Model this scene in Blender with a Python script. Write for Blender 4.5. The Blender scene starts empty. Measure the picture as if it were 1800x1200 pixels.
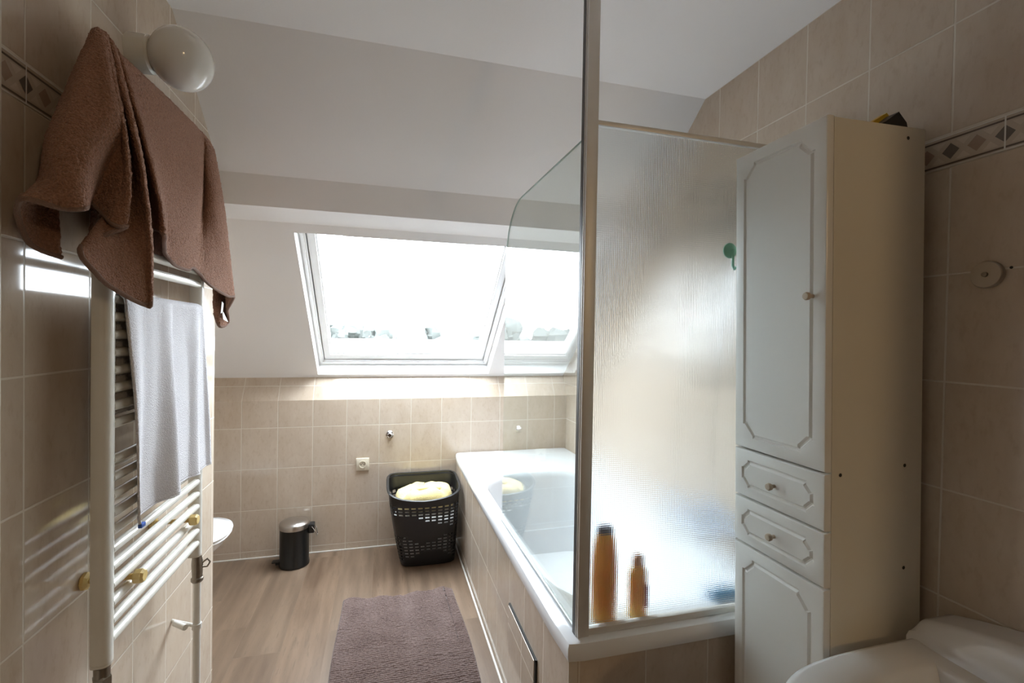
import bpy, bmesh, math, random
from mathutils import Vector, Matrix, noise
C = bpy.context.scene.collection
SC = bpy.context.scene
PI = math.pi

# ------------------------------------------------------------------ camera
HC = 1.387
cam_d = bpy.data.cameras.new('camera'); cam = bpy.data.objects.new('camera', cam_d); C.objects.link(cam)
cr, cu, cf = Vector((.9655, -.25987, .01686)), Vector((-.01274, .01752, .99977)), Vector((.2601, .96549, -.01361))
cam.matrix_world = Matrix(((cr.x, cu.x, -cf.x, 0), (cr.y, cu.y, -cf.y, 0), (cr.z, cu.z, -cf.z, HC), (0, 0, 0, 1)))
cam_d.sensor_width = 36; cam_d.lens = 830.143 / 1800 * 36; cam_d.clip_start = .02; cam_d.clip_end = 500
SC.camera = cam

# ------------------------------------------------------------------ world, light, exposure
w = bpy.data.worlds.new('sky'); SC.world = w; w.use_nodes = True
bg = w.node_tree.nodes['Background']
bg.inputs[0].default_value = (.83, .915, 1, 1); bg.inputs[1].default_value = 23.0
# portal in the roof window: it only guides the sampling of the sky
pd = bpy.data.lights.new('sky_portal', 'AREA'); pd.shape = 'RECTANGLE'; pd.size = 1.12; pd.size_y = 1.22; pd.cycles.is_portal = True
po = bpy.data.objects.new('sky_portal', pd); C.objects.link(po)
# warm bulb of the hallway behind the camera (the bathroom lamp itself is off)
hd = bpy.data.lights.new('hall_bulb', 'POINT'); hd.energy = 30; hd.color = (1, .70, .38); hd.shadow_soft_size = .12
hb = bpy.data.objects.new('hall_bulb', hd); C.objects.link(hb); hb.location = (1.5, -2.1, 2.1)
SC.view_settings.view_transform = 'Standard'; SC.view_settings.look = 'None'
SC.view_settings.exposure = 0.1; SC.view_settings.gamma = 1; SC.view_settings.use_curve_mapping = False
SC.cycles.use_denoising = True
SC.cycles.diffuse_bounces = 7; SC.cycles.glossy_bounces = 5; SC.cycles.transmission_bounces = 10; SC.cycles.transparent_max_bounces = 16; SC.cycles.max_bounces = 14
SC.cycles.blur_glossy = 1.5; SC.cycles.sample_clamp_indirect = 12

# ------------------------------------------------------------------ room numbers (metres; camera over the origin)
XL, XR, YB, XREC, YFRONT = -.6444, 1.2637, 3.1624, -1.50, -.15
YEND = 2.093                                   # where the left wall ends
PROF = [(1.69, 2.373), (2.13, 2.022), (2.172, 1.904), (2.312, 1.873), (3.245, 1.095)]   # ceiling slope (y, z)
ZC = 2.373

# ------------------------------------------------------------------ node helpers
class NT:
    def __init__(s, name):
        s.m = bpy.data.materials.new(name); s.m.use_nodes = True
        s.t = s.m.node_tree; s.t.nodes.clear()
        s.out = s.t.nodes.new('ShaderNodeOutputMaterial')
    def n(s, typ, **kw):
        nd = s.t.nodes.new(typ)
        for k, v in kw.items(): setattr(nd, k, v)
        return nd
    def set(s, sock, v):
        if isinstance(v, bpy.types.NodeSocket): s.t.links.new(v, sock)
        elif v is not None: sock.default_value = v
    def math(s, op, a, b=None, c=None):
        nd = s.n('ShaderNodeMath', operation=op); s.set(nd.inputs[0], a)
        if b is not None: s.set(nd.inputs[1], b)
        if c is not None: s.set(nd.inputs[2], c)
        return nd.outputs[0]
    def mix(s, f, a, b):
        nd = s.n('ShaderNodeMix', data_type='RGBA'); s.set(nd.inputs[0], f); s.set(nd.inputs[6], a); s.set(nd.inputs[7], b)
        return nd.outputs[2]
    def rng(s, v, a, b, c, d, smooth=False):
        nd = s.n('ShaderNodeMapRange'); nd.interpolation_type = 'SMOOTHSTEP' if smooth else 'LINEAR'
        for i, x in enumerate((v, a, b, c, d)): s.set(nd.inputs[i], x)
        return nd.outputs[0]
    def comb(s, x, y, z):
        nd = s.n('ShaderNodeCombineXYZ')
        for i, v in enumerate((x, y, z)): s.set(nd.inputs[i], v)
        return nd.outputs[0]
    def sep(s, v):
        nd = s.n('ShaderNodeSeparateXYZ'); s.set(nd.inputs[0], v); return nd.outputs
    def noise(s, vec, scale, detail=3, rough=.55):
        nd = s.n('ShaderNodeTexNoise'); s.set(nd.inputs['Vector'], vec); nd.inputs['Scale'].default_value = scale
        nd.inputs['Detail'].default_value = detail; nd.inputs['Roughness'].default_value = rough
        return nd.outputs[0]
    def bump(s, h, strength, dist, normal=None):
        nd = s.n('ShaderNodeBump'); s.set(nd.inputs['Height'], h); nd.inputs['Strength'].default_value = strength
        nd.inputs['Distance'].default_value = dist
        if normal is not None: s.set(nd.inputs['Normal'], normal)
        return nd.outputs[0]
    def bsdf(s, color, rough=.5, metal=0, normal=None, **kw):
        nd = s.n('ShaderNodeBsdfPrincipled'); s.set(nd.inputs['Base Color'], color); s.set(nd.inputs['Roughness'], rough)
        nd.inputs['Metallic'].default_value = metal
        if normal is not None: s.set(nd.inputs['Normal'], normal)
        for k, v in kw.items(): s.set(nd.inputs[k], v)
        s.t.links.new(nd.outputs[0], s.out.inputs[0]); return nd
    def pos(s): return s.n('ShaderNodeNewGeometry').outputs['Position']
    def obj(s): return s.n('ShaderNodeTexCoord').outputs['Object']

def rgb(r, g, b): return (r, g, b, 1)
def simple(name, col, rough=.5, metal=0, bump=0, scale=60, var=0, **kw):
    t = NT(name); o = t.obj(); c = rgb(*col); nrm = None
    if var or bump: nz = t.noise(o, scale, 4)
    if var: c = t.mix(nz, rgb(*[x * (1 - var) for x in col]), rgb(*[min(1, x * (1 + var)) for x in col]))
    if bump: nrm = t.bump(nz, 1, bump)
    t.bsdf(c, rough, metal, nrm, **kw); return t.m

TILE_A, TILE_B, TILE_C = (.56, .465, .37), (.625, .54, .45), (.45, .345, .25)
def tile_mat(name, axis, s0, W=.2, diag=False):
    """glossy cream wall tiles: a grid of pale joints in world metres, mottled and slightly varied tile by tile"""
    t = NT(name); x, y, z = t.sep(t.pos())
    sx = {'x': x, 'y': y}[axis]
    us = t.math('DIVIDE', t.math('SUBTRACT', sx, s0), W)
    za = t.math('DIVIDE', t.math('SUBTRACT', z, 1.295), .25)
    zb = t.math('DIVIDE', t.math('SUBTRACT', z, 2.123), .25)
    hi = t.math('GREATER_THAN', z, 1.83)
    uz = t.math('ADD', t.math('MULTIPLY', zb, hi), t.math('MULTIPLY', za, t.math('SUBTRACT', 1, hi)))
    def mask(u, size):
        f = t.math('FRACT', u); d = t.math('MULTIPLY', t.math('SUBTRACT', .5, t.math('ABSOLUTE', t.math('SUBTRACT', f, .5))), size)
        return t.rng(d, .0015, .0028, 0, 1, True)
    m = t.math('MINIMUM', mask(us, W), mask(uz, .25))
    wn = t.n('ShaderNodeTexWhiteNoise', noise_dimensions='3D')
    t.set(wn.inputs[0], t.comb(t.math('FLOOR', us), t.math('FLOOR', uz), hi)); rnd = wn.outputs[0]
    vec = t.comb(t.math('MULTIPLY', sx, 9), t.math('MULTIPLY', z, 4), t.math('MULTIPLY', rnd, 20))
    n1 = t.noise(vec, 1.6, 6, .62); n2 = t.noise(vec, 7, 4, .6)
    c = t.mix(t.rng(n1, .35, .68, 0, 1), rgb(*TILE_A), rgb(*TILE_B))
    c = t.mix(t.math('MULTIPLY', t.rng(n2, .52, .78, 0, 1), .55), c, rgb(*TILE_C))
    c = t.mix(t.math('MULTIPLY', rnd, .22), c, rgb(.52, .415, .315))
    c = t.mix(m, rgb(.68, .63, .55), c)
    nb = t.bump(m, .5, .0015, t.bump(t.noise(t.comb(t.math('ADD', sx, rnd), z, rnd), 5, 1), .25, .004))
    t.bsdf(c, t.rng(m, 0, 1, .6, .11), 0, nb, **{'Specular IOR Level': .5}); return t.m

M = {}
M['tile_left'] = tile_mat('tile left', 'y', 1.0782); M['tile_right'] = tile_mat('tile right', 'y', .8011)
M['tile_back'] = tile_mat('tile back', 'x', -.8265); M['tile_bath'] = tile_mat('tile bath side', 'y', 1.14, .2); M['tile_bath_end'] = tile_mat('tile bath end', 'x', .702, .197)
def plaster():
    t = NT('white plaster'); o = t.pos(); nz = t.noise(o, 3, 3); nf = t.noise(o, 120, 3)
    t.bsdf(t.mix(nz, rgb(.86, .855, .865), rgb(.88, .875, .885)), .75, 0, t.bump(nf, .25, .001)); return t.m
M['plaster'] = plaster()
def floor_mat():
    t = NT('oak vinyl planks'); x, y, z = t.sep(t.pos()); W = .185
    us = t.math('DIVIDE', t.math('ADD', x, .05), W); col = t.math('FLOOR', us)
    wn = t.n('ShaderNodeTexWhiteNoise', noise_dimensions='1D'); t.set(wn.inputs['W'], col)
    ul = t.math('ADD', t.math('DIVIDE', y, 1.25), t.math('MULTIPLY', wn.outputs[0], 7))
    wn2 = t.n('ShaderNodeTexWhiteNoise', noise_dimensions='2D'); t.set(wn2.inputs[0], t.comb(col, t.math('FLOOR', ul), 0)); r = wn2.outputs[0]
    def mk(u, size):
        d = t.math('MULTIPLY', t.math('SUBTRACT', .5, t.math('ABSOLUTE', t.math('SUBTRACT', t.math('FRACT', u), .5))), size)
        return t.rng(d, .0004, .0014, 0, 1, True)
    m = t.math('MINIMUM', mk(us, W), mk(ul, 1.25))
    v = t.comb(t.math('MULTIPLY', x, 13), t.math('MULTIPLY', y, 1.3), t.math('MULTIPLY', r, 30))
    n1 = t.noise(v, 1.5, 6, .6); n2 = t.noise(v, 6, 5, .7)
    c = t.mix(t.rng(n1, .34, .66, 0, 1), rgb(.115, .070, .043), rgb(.235, .158, .103))
    c = t.mix(t.math('MULTIPLY', t.rng(n2, .52, .72, 0, 1), .6), c, rgb(.08, .05, .032))
    c = t.mix(t.math('MULTIPLY', r, .35), c, rgb(.21, .155, .11))
    c = t.mix(m, t.mix(.5, c, rgb(.2, .14, .09)), c)
    t.bsdf(c, t.rng(n2, .3, .8, .38, .5), 0, t.bump(n2, .15, .001, t.bump(m, .3, .001))); return t.m
M['floor'] = floor_mat()
M['white_gloss'] = simple('white sanitary ceramic', (.80, .80, .80), .08, var=.01, scale=4, **{'Coat Weight': .3})
M['acrylic'] = simple('white bath acrylic', (.80, .82, .85), .12, var=.01, scale=4)
M['white_paint'] = simple('white window paint', (.84, .84, .84), .35, var=.015, scale=6)
M['enamel'] = simple('cream radiator enamel', (.80, .79, .74), .22, var=.02, scale=8)
M['lacquer'] = simple('white cabinet lacquer', (.84, .83, .79), .30, var=.015, scale=3)
M['carcass'] = simple('cream cabinet board', (.78, .74, .64), .42, var=.03, scale=5)
M['trimwhite'] = simple('pale door casing', (.74, .69, .61), .5, var=.02)
M['knob'] = simple('pale beech knob', (.55, .46, .35), .4, var=.1, scale=30)
M['black'] = simple('black plastic', (.012, .012, .013), .38, var=.1)
M['blackmetal'] = simple('black lacquered steel', (.008, .008, .008), .3, var=.1)
M['steel'] = simple('brushed steel', (.52, .49, .46), .30, 1, var=.08, scale=25)
M['alu'] = simple('brushed aluminium', (.74, .73, .71), .50, .6, var=.06, scale=18)
M['seal'] = simple('dark grey seal', (.06, .06, .06), .5, var=.1)
M['chrome'] = simple('chrome', (.75, .75, .76), .10, 1, var=.03)
M['darkchrome'] = simple('worn nickel valve', (.30, .27, .23), .32, 1, var=.15)
M['brass'] = simple('yellowed plastic bracket', (.80, .60, .24), .4, var=.12, scale=40)
M['pipe'] = simple('painted copper pipe', (.74, .73, .69), .35, var=.03)
M['socket'] = simple('cream socket plastic', (.72, .66, .54), .35, var=.02)
M['socketdark'] = simple('socket shadow grey', (.20, .18, .15), .5, var=.1)
M['opal'] = simple('opal glass', (.74, .73, .70), .12, var=.01, **{'Subsurface Weight': 0.0})
M['lampbase'] = simple('white porcelain lamp base', (.70, .68, .62), .25, var=.02)
M['greenp'] = simple('pale green plastic', (.22, .50, .36), .3, var=.05)
M['blue'] = simple('blue label', (.03, .10, .42), .5, var=.1)
M['bluep'] = simple('blue plastic', (.10, .32, .55), .35, var=.05)
SSS = {'Subsurface Weight': .6, 'Subsurface Radius': (.03, .02, .010), 'Subsurface Scale': 1.0}
M['orange'] = simple('orange shampoo bottle', (.90, .50, .13), .3, var=.05, **SSS)
M['amber'] = simple('amber shower gel bottle', (.90, .60, .19), .25, var=.06, **SSS)
M['peach'] = simple('peach cap', (.80, .42, .22), .35, var=.04)
M['greycap'] = simple('grey bottle cap', (.16, .17, .22), .4, var=.1)
M['labelgrey'] = simple('pale round sticker', (.55, .60, .62), .4, var=.05)
M['labelred'] = simple('dark red label', (.40, .06, .03), .4, var=.1)
M['yellowp'] = simple('yellow plastic', (.80, .50, .02), .45, var=.05)
M['bluechrome'] = simple('bluish chrome fitting', (.16, .24, .34), .25, .8, var=.1)
M['dot'] = simple('dark screw hole', (.02, .018, .015), .6, var=.1)
M['caulk'] = simple('white sealant', (.72, .70, .66), .5, var=.06, scale=30)
M['tag'] = simple('white care label', (.8, .8, .8), .6, var=.05)
M['foliage'] = simple('distant foliage', (.055, .06, .055), .8, var=.3, scale=.6)
M['land'] = simple('distant land', (.055, .06, .05), .9, var=.2, scale=.1)
def terry(name, col, var=.25, scale=260, bumpd=.0035):
    t = NT(name); o = t.obj(); nz = t.noise(o, scale, 3, .7); nl = t.noise(o, 14, 3)
    v = t.n('ShaderNodeTexVoronoi'); t.set(v.inputs['Vector'], o); v.inputs['Scale'].default_value = scale * 1.1
    c = t.mix(t.rng(nz, .3, .7, 0, 1), rgb(*[x * (1 - var) for x in col]), rgb(*[min(1, x * (1 + var)) for x in col]))
    c = t.mix(t.math('MULTIPLY', nl, .25), c, rgb(*[x * .8 for x in col]))
    h = t.math('ADD', nz, t.math('MULTIPLY', v.outputs[0], -.8))
    t.bsdf(c, .95, 0, t.bump(h, .9, bumpd), **{'Sheen Weight': .12, 'Sheen Roughness': .5, 'Specular IOR Level': .1}); return t.m
M['terry_brown'] = terry('brown terry cloth', (.345, .185, .125), .35)
M['hem_brown'] = terry('brown woven hem', (.24, .15, .115), .12, 500, .001)
M['terry_white'] = terry('white terry cloth', (.82, .81, .85), .06, 300, .002)
M['cloth_yellow'] = terry('pale yellow cloth', (.82, .67, .31), .06, 200, .0015)
M['cloth_white'] = terry('white laundry', (.86, .85, .83), .04, 150, .0015)
M['cloth_red'] = terry('dark red laundry', (.28, .06, .05), .15, 150, .0015)
M['cloth_navy'] = terry('navy laundry', (.03, .04, .09), .15, 150, .0015)
def rug_mat():
    t = NT('mauve brown bath mat pile'); o = t.obj(); n = t.noise(o, 240, 3, .7); nl = t.noise(o, 9, 4)
    c = t.mix(t.rng(n, .3, .7, 0, 1), rgb(.085, .056, .048), rgb(.275, .197, .178)); c = t.mix(t.rng(nl, .35, .7, 0, .35), c, rgb(.30, .225, .205))
    t.bsdf(c, .95, 0, t.bump(n, .9, .003), **{'Sheen Weight': .3, 'Specular IOR Level': .1}); return t.m
M['rug'] = rug_mat()
def clear_glass(name, tint, ior=1.5):
    t = NT(name); f = t.n('ShaderNodeFresnel'); bf = t.n('ShaderNodeNewGeometry').outputs['Backfacing']
    t.set(f.inputs[0], t.rng(bf, 0, 1, ior, 1/ior))       # the same reflection from either face of the thin pane
    tr = t.n('ShaderNodeBsdfTransparent'); tr.inputs[0].default_value = rgb(*tint)
    gl = t.n('ShaderNodeBsdfGlossy'); gl.inputs['Roughness'].default_value = .01; gl.inputs[0].default_value = (1, 1, 1, 1)
    mx = t.n('ShaderNodeMixShader'); t.set(mx.inputs[0], f.outputs[0]); t.set(mx.inputs[1], tr.outputs[0]); t.set(mx.inputs[2], gl.outputs[0])
    t.t.links.new(mx.outputs[0], t.out.inputs[0]); return t.m
M['glass'] = clear_glass('clear window glass', (.99, 1, .99), 1.25)
M['screen_glass'] = clear_glass('green tinted shower glass', (.93, .965, .955), 1.5)
def textured_glass():
    t = NT('textured shower glass'); o = t.obj(); x, y, z = t.sep(o); k = 2 * PI / .0055
    h = t.math('ADD', t.math('SINE', t.math('MULTIPLY', x, k)), t.math('SINE', t.math('MULTIPLY', z, k)))
    h = t.math('ADD', h, t.noise(o, 130, 2))
    t.bsdf(rgb(.91, .955, .965), .16, 0, t.bump(h, .22, .0006), **{'Transmission Weight': 1.0, 'IOR': 1.45}); return t.m
M['tex_glass'] = textured_glass()

# ------------------------------------------------------------------ mesh helpers
class MB:
    def __init__(s): s.bm = bmesh.new(); s.mi = 0
    def face(s, vs):
        try: f = s.bm.faces.new(vs)
        except ValueError: return None
        f.material_index = s.mi; return f
    def poly(s, pts): return s.face([s.bm.verts.new(p) for p in pts])
    def box(s, a, b, bev=0, seg=2):
        (x0, y0, z0), (x1, y1, z1) = [min(p) for p in zip(a, b)], [max(p) for p in zip(a, b)]
        v = [s.bm.verts.new(p) for p in ((x0,y0,z0),(x1,y0,z0),(x1,y1,z0),(x0,y1,z0),(x0,y0,z1),(x1,y0,z1),(x1,y1,z1),(x0,y1,z1))]
        fs = [s.face([v[i] for i in q]) for q in ((0,3,2,1),(4,5,6,7),(0,1,5,4),(1,2,6,5),(2,3,7,6),(3,0,4,7))]
        if bev:
            es = list({e for f in fs for e in f.edges})
            r = bmesh.ops.bevel(s.bm, geom=es, offset=bev, segments=seg, affect='EDGES', profile=.5)
            for f in r['faces']: f.material_index = s.mi
        return s
    def loops(s, loops, close=True, cap0=False, cap1=False, wrap=False):
        vv = [[s.bm.verts.new(p) for p in l] for l in loops]; n = len(vv[0])
        for a, b in list(zip(vv, vv[1:])) + ([(vv[-1], vv[0])] if wrap else []):
            for i in range(n if close else n - 1): s.face([a[i], a[(i+1) % n], b[(i+1) % n], b[i]])
        if cap0: s.face(list(reversed(vv[0])))
        if cap1: s.face(vv[-1])
        return vv
    def lathe(s, prof, c, axis='z', n=40, sx=1, sy=1):
        ls = []
        for r, h in prof:
            l = []
            for i in range(n):
                a = 2*PI*i/n; p = (r*math.cos(a)*sx, r*math.sin(a)*sy, h)
                if axis == 'x': p = (p[2], p[0], p[1])
                elif axis == 'y': p = (p[1], p[2], p[0])
                l.append((c[0]+p[0], c[1]+p[1], c[2]+p[2]))
            ls.append(l)
        s.loops(ls, True, prof[0][0] > 1e-6, prof[-1][0] > 1e-6); return s
    def tube(s, pts, r, n=14, caps=True, rr=None):
        pts = [Vector(p) for p in pts]; ls = []; prev = None
        for i, p in enumerate(pts):
            d = (pts[min(i+1, len(pts)-1)] - pts[max(i-1, 0)]).normalized()
            if prev is None: a = d.orthogonal().normalized()
            else: a = (prev - d * prev.dot(d)).normalized()
            prev = a; b = d.cross(a); q = rr[i] if rr else r
            ls.append([p + (a*math.cos(2*PI*k/n) + b*math.sin(2*PI*k/n))*q for k in range(n)])
        s.loops(ls, True, caps, caps); return s
    def build(s, name, mat, parent=None, smooth=30, local=False, mods=None):
        bm = s.bm
        bmesh.ops.remove_doubles(bm, verts=bm.verts, dist=1e-6)
        bmesh.ops.recalc_face_normals(bm, faces=bm.faces)
        if parent is not None and not local:
            off = Vector((0, 0, 0)); q = parent
            while q is not None: off += q.location; q = q.parent
            bmesh.ops.translate(bm, verts=bm.verts, vec=-off)
        if smooth:
            for f in bm.faces: f.smooth = True
            for e in bm.edges: e.smooth = not (len(e.link_faces) == 2 and e.calc_face_angle(0) > math.radians(smooth))
        me = bpy.data.meshes.new(name); bm.to_mesh(me); bm.free()
        o = bpy.data.objects.new(name, me); C.objects.link(o)
        for m_ in (mat if isinstance(mat, (list, tuple)) else [mat]): me.materials.append(m_)
        if parent is not None: o.parent = parent
        return o
def thing(name, loc, label, cat, group=None, rot=(0, 0, 0)):
    o = bpy.data.objects.new(name, None); C.objects.link(o); o.location = loc; o.rotation_euler = rot; o.empty_display_size = .05
    return tag(o, label, cat, group)
def tag(o, label, cat, group=None):
    o['label'] = label; o['category'] = cat
    if group: o['group'] = group
    return o
def struct(o, label=None, cat=None):
    o['kind'] = 'structure'
    if label: o['label'] = label
    if cat: o['category'] = cat
    return o
def box(name, a, b, mat, parent=None, bev=0, local=False):
    return MB().box(a, b, bev).build(name, mat, parent, local=local)
def catmull(P, t):
    n = len(P) - 1; i = min(int(t), n - 1); f = t - i
    p0, p1, p2, p3 = P[max(i-1, 0)], P[i], P[i+1], P[min(i+2, n)]
    return .5*((2*p1) + (p2-p0)*f + (2*p0-5*p1+4*p2-p3)*f*f + (3*p1-p0-3*p2+p3)*f*f*f)
def sell(cx, cy, a, b, n, N, z, a0=0):
    out = []
    for i in range(N):
        t = 2*PI*i/N + a0; c, s_ = math.cos(t), math.sin(t)
        out.append((cx + a*math.copysign(abs(c)**(2/n), c), cy + b*math.copysign(abs(s_)**(2/n), s_), z))
    return out

# ================================================================== THE ROOM
struct(box('floor', (XREC-.1, YFRONT-.1, -.1), (XR+.1, YB+.2, 0), M['floor']), 'oak effect vinyl floor', 'floor')
# left wall: solid up to the sloping ceiling, ends at YEND
mb = MB()
pr = [(YFRONT, 0), (YEND, 0), (YEND, 2.022 + (2.13-YEND)*.798), (1.69, ZC), (YFRONT, ZC)]
fr = [mb.bm.verts.new((XL, y, z)) for y, z in pr]; bk = [mb.bm.verts.new((XREC, y, z)) for y, z in pr]
mb.face(fr); mb.face(list(reversed(bk)))
for i in range(5): mb.face([fr[i], bk[i], bk[(i+1) % 5], fr[(i+1) % 5]])
struct(mb.build('wall_left', M['tile_left'], smooth=0), 'cream tiled wall on the left behind the towel radiator', 'wall')
struct(box('wall_recess', (XREC-.1, YFRONT-.1, 0), (XREC, YB+.1, ZC+.02), M['tile_left']), 'cream tiled wall beside the toilet', 'wall')
struct(box('wall_right', (XR, YFRONT-.1, 0), (XR+.1, YB+.15, ZC+.02), M['tile_right']), 'cream tiled wall on the right behind basin and cabinet', 'wall')
# the unlit hallway the photograph is taken from: the bathroom opens into it behind the camera
HX0, HX1, HY0 = -2.0, 2.6, -4.6; hall = simple('hallway paint', (.34, .32, .29), .8, var=.03); hallfloor = simple('hallway floor', (.16, .10, .06), .5, var=.1)
struct(box('wall_hall_back', (HX0-.1, HY0-.1, 0), (HX1+.1, HY0, 2.5), hall), 'far wall of the dim hallway behind the camera', 'wall')
struct(box('wall_hall_left', (HX0-.1, HY0, 0), (HX0, YFRONT-.1, 2.5), hall), 'side wall of the dim hallway', 'wall')
struct(box('wall_hall_right', (HX1, HY0, 0), (HX1+.1, YFRONT-.1, 2.5), hall), 'other side wall of the dim hallway', 'wall')
mb = MB(); mb.box((HX0-.1, YFRONT-.1, 0), (XREC-.1, YFRONT, 2.5)); mb.box((XR+.1, YFRONT-.1, 0), (HX1+.1, YFRONT, 2.5)); mb.box((XREC-.1, YFRONT-.1, ZC+.1), (XR+.1, YFRONT, 2.5))
mb.box((XREC-.1, YFRONT-.1, 0), (XL, YFRONT-.001, ZC))
struct(mb.build('wall_front', hall, smooth=0), 'hallway side of the bathroom entrance', 'wall')
struct(box('ceiling_hall', (HX0-.1, HY0-.1, 2.5), (HX1+.1, YFRONT, 2.6), hall), 'hallway ceiling', 'ceiling')
struct(box('floor_hall', (HX0-.1, HY0-.1, -.1), (HX1+.1, YFRONT-.1, 0), hallfloor), 'hallway floor', 'floor')
# low back wall with a bevelled tile strip on top
mb = MB(); prb = [(YB, 0), (YB, .96), (3.245, 1.095), (3.36, 1.095), (3.36, 0)]
a = [mb.bm.verts.new((XREC, y, z)) for y, z in prb]; b = [mb.bm.verts.new((XR, y, z)) for y, z in prb]
for i in range(5): mb.face([a[i], b[i], b[(i+1) % 5], a[(i+1) % 5]])
mb.face(a); mb.face(list(reversed(b)))
struct(mb.build('wall_back', M['tile_back'], smooth=0), 'low tiled wall under the roof window with a sloping tile ledge', 'wall')
struct(box('ceiling', (XREC-.1, YFRONT-.1, ZC), (XR+.1, 1.70, ZC+.1), M['plaster']), 'flat white ceiling', 'ceiling')
# sloping ceiling with the hole of the roof window
WX0, WX1 = -.408, .701; WY0, WY1 = 2.353, 3.222          # hole: x range, y range (along the slope)
S2 = (PROF[4][1]-PROF[3][1])/(PROF[4][0]-PROF[3][0]); zs = lambda y: PROF[3][1] + (y-PROF[3][0])*S2
mb = MB(); X0, X1 = XREC-.05, XR+.05
def strip(x0, x1, p, q): mb.poly([(x0, p[0], p[1]), (x1, p[0], p[1]), (x1, q[0], q[1]), (x0, q[0], q[1])])
for p, q in zip(PROF[:3], PROF[1:4]): strip(X0, X1, p, q)
A0, A1 = (WY0, zs(WY0)), (WY1, zs(WY1))
strip(X0, X1, PROF[3], A0); strip(X0, WX0, A0, A1); strip(WX1, X1, A0, A1); strip(X0, X1, A1, PROF[4])
sl = mb.build('ceiling_slope', M['plaster'], smooth=0)
struct(sl, 'sloping white ceiling around the roof window', 'ceiling')
# outer skin so that no sky leaks past the slope
ny, nz = -S2/math.hypot(1, S2), 1/math.hypot(1, S2)      # outward normal of the roof
mb = MB()
def off(p, d): return (p[0] + ny*d, p[1] + nz*d)
T = .30
for x0, x1, p, q in ((X0, X1, PROF[0], A0), (X0, WX0-.02, A0, A1), (WX1+.02, X1, A0, A1), (X0, X1, A1, (3.36, zs(3.36)))):
    strip(x0, x1, off(p, T), off(q, T))
strip(X0, X1, (1.60, ZC+.05), off(PROF[0], T))
struct(mb.build('roof', M['land'], smooth=0), 'outer roof skin', 'roof')
mb = MB()
for x in (X0, X1): mb.poly([(x, 1.6, ZC+.05), (x, *off(PROF[0], T)), (x, *off((3.36, zs(3.36)), T)), (x, 3.36, 1.0), (x, *PROF[4]), (x, *PROF[3]), (x, *PROF[1]), (x, *PROF[0])])
strip(X0, X1, (3.36, 1.0), off((3.36, zs(3.36)), T))
struct(mb.build('trim_1', M['land'], smooth=0), 'closing boards of the roof edge', 'trim')

# roof window: local frame (x across, s down the slope, n outwards)
wr = bpy.data.objects.new('window_1', None); C.objects.link(wr); wr.location = ((WX0+WX1)/2, (WY0+WY1)/2, zs((WY0+WY1)/2))
struct(wr, 'white framed roof window in the sloping ceiling, bright sky behind', 'window')
dv = Vector((0, 1, S2)).normalized(); nv = Vector((0, ny, nz)); cen = wr.location.copy(); HL = (Vector((0, *A1)) - Vector((0, *A0))).length / 2; HW = (WX1-WX0)/2
def wp(x, s_, n_): return cen + Vector((x, 0, 0)) + dv*s_ + nv*n_
def ring(mb, hw0, hl0, hw1, hl1, n0, n1):
    """rectangular frame between an outer and an inner rectangle, from depth n0 to n1"""
    R = lambda hw, hl, n_: [wp(-hw, -hl, n_), wp(hw, -hl, n_), wp(hw, hl, n_), wp(-hw, hl, n_)]
    mb.loops([R(hw0, hl0, n0), R(hw0, hl0, n1), R(hw1, hl1, n1), R(hw1, hl1, n0)], wrap=True)
mb = MB(); ring(mb, HW+.02, HL+.02, HW, HL, 0.001, .30); mb.build('reveal', M['white_paint'], wr, smooth=0)
mb = MB(); ring(mb, HW, HL, HW-.030, HL-.030, .085, .20); ring(mb, HW-.010, HL-.010, HW-.022, HL-.022, .077, .086); mb.build('frame', M['white_paint'], wr, smooth=0)
mb = MB(); ring(mb, HW-.035, HL-.035, HW-.072, HL-.078, .10, .16); ring(mb, HW-.066, HL-.070, HW-.080, HL-.086, .112, .15); mb.build('sash', M['white_paint'], wr, smooth=0)
mb = MB(); ring(mb, HW-.029, HL-.029, HW-.036, HL-.036, .13, .15); mb.build('gasket', M['seal'], wr, smooth=0)
mb = MB(); R_ = lambda n_: [wp(-HW+.07, -HL+.07, n_), wp(HW-.07, -HL+.07, n_), wp(HW-.07, HL-.07, n_), wp(-HW+.07, HL-.07, n_)]
mb.poly(R_(.135)); mb.build('glass', M['glass'], wr, smooth=0)
mb = MB(); mb.tube([wp(-.35, -HL+.062, .085), wp(.35, -HL+.062, .085)], .008); 
for s_ in (-.33, .33): mb.tube([wp(s_, -HL+.062, .085), wp(s_, -HL+.062, .11)], .006)
mb.build('handle_bar', M['white_paint'], wr)
po.matrix_world = Matrix.Translation(wp(0, 0, .22)) @ Matrix(((1, 0, 0), (0, dv.y, nv.y), (0, dv.z, nv.z))).transposed().transposed().to_4x4() if False else Matrix.Translation(wp(0, 0, .22))
mx = Matrix.Identity(4)
for i, ax in enumerate((Vector((1, 0, 0)), dv, Vector((1, 0, 0)).cross(dv))):
    for j in range(3): mx[j][i] = ax[j]
if Vector((mx[0][2], mx[1][2], mx[2][2])).dot(nv) < 0:       # lights shine along local -Z: local Z must point outwards
    for j in range(3): mx[j][1] *= -1; mx[j][2] *= -1
mx.translation = wp(0, 0, .22); po.matrix_world = mx

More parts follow.
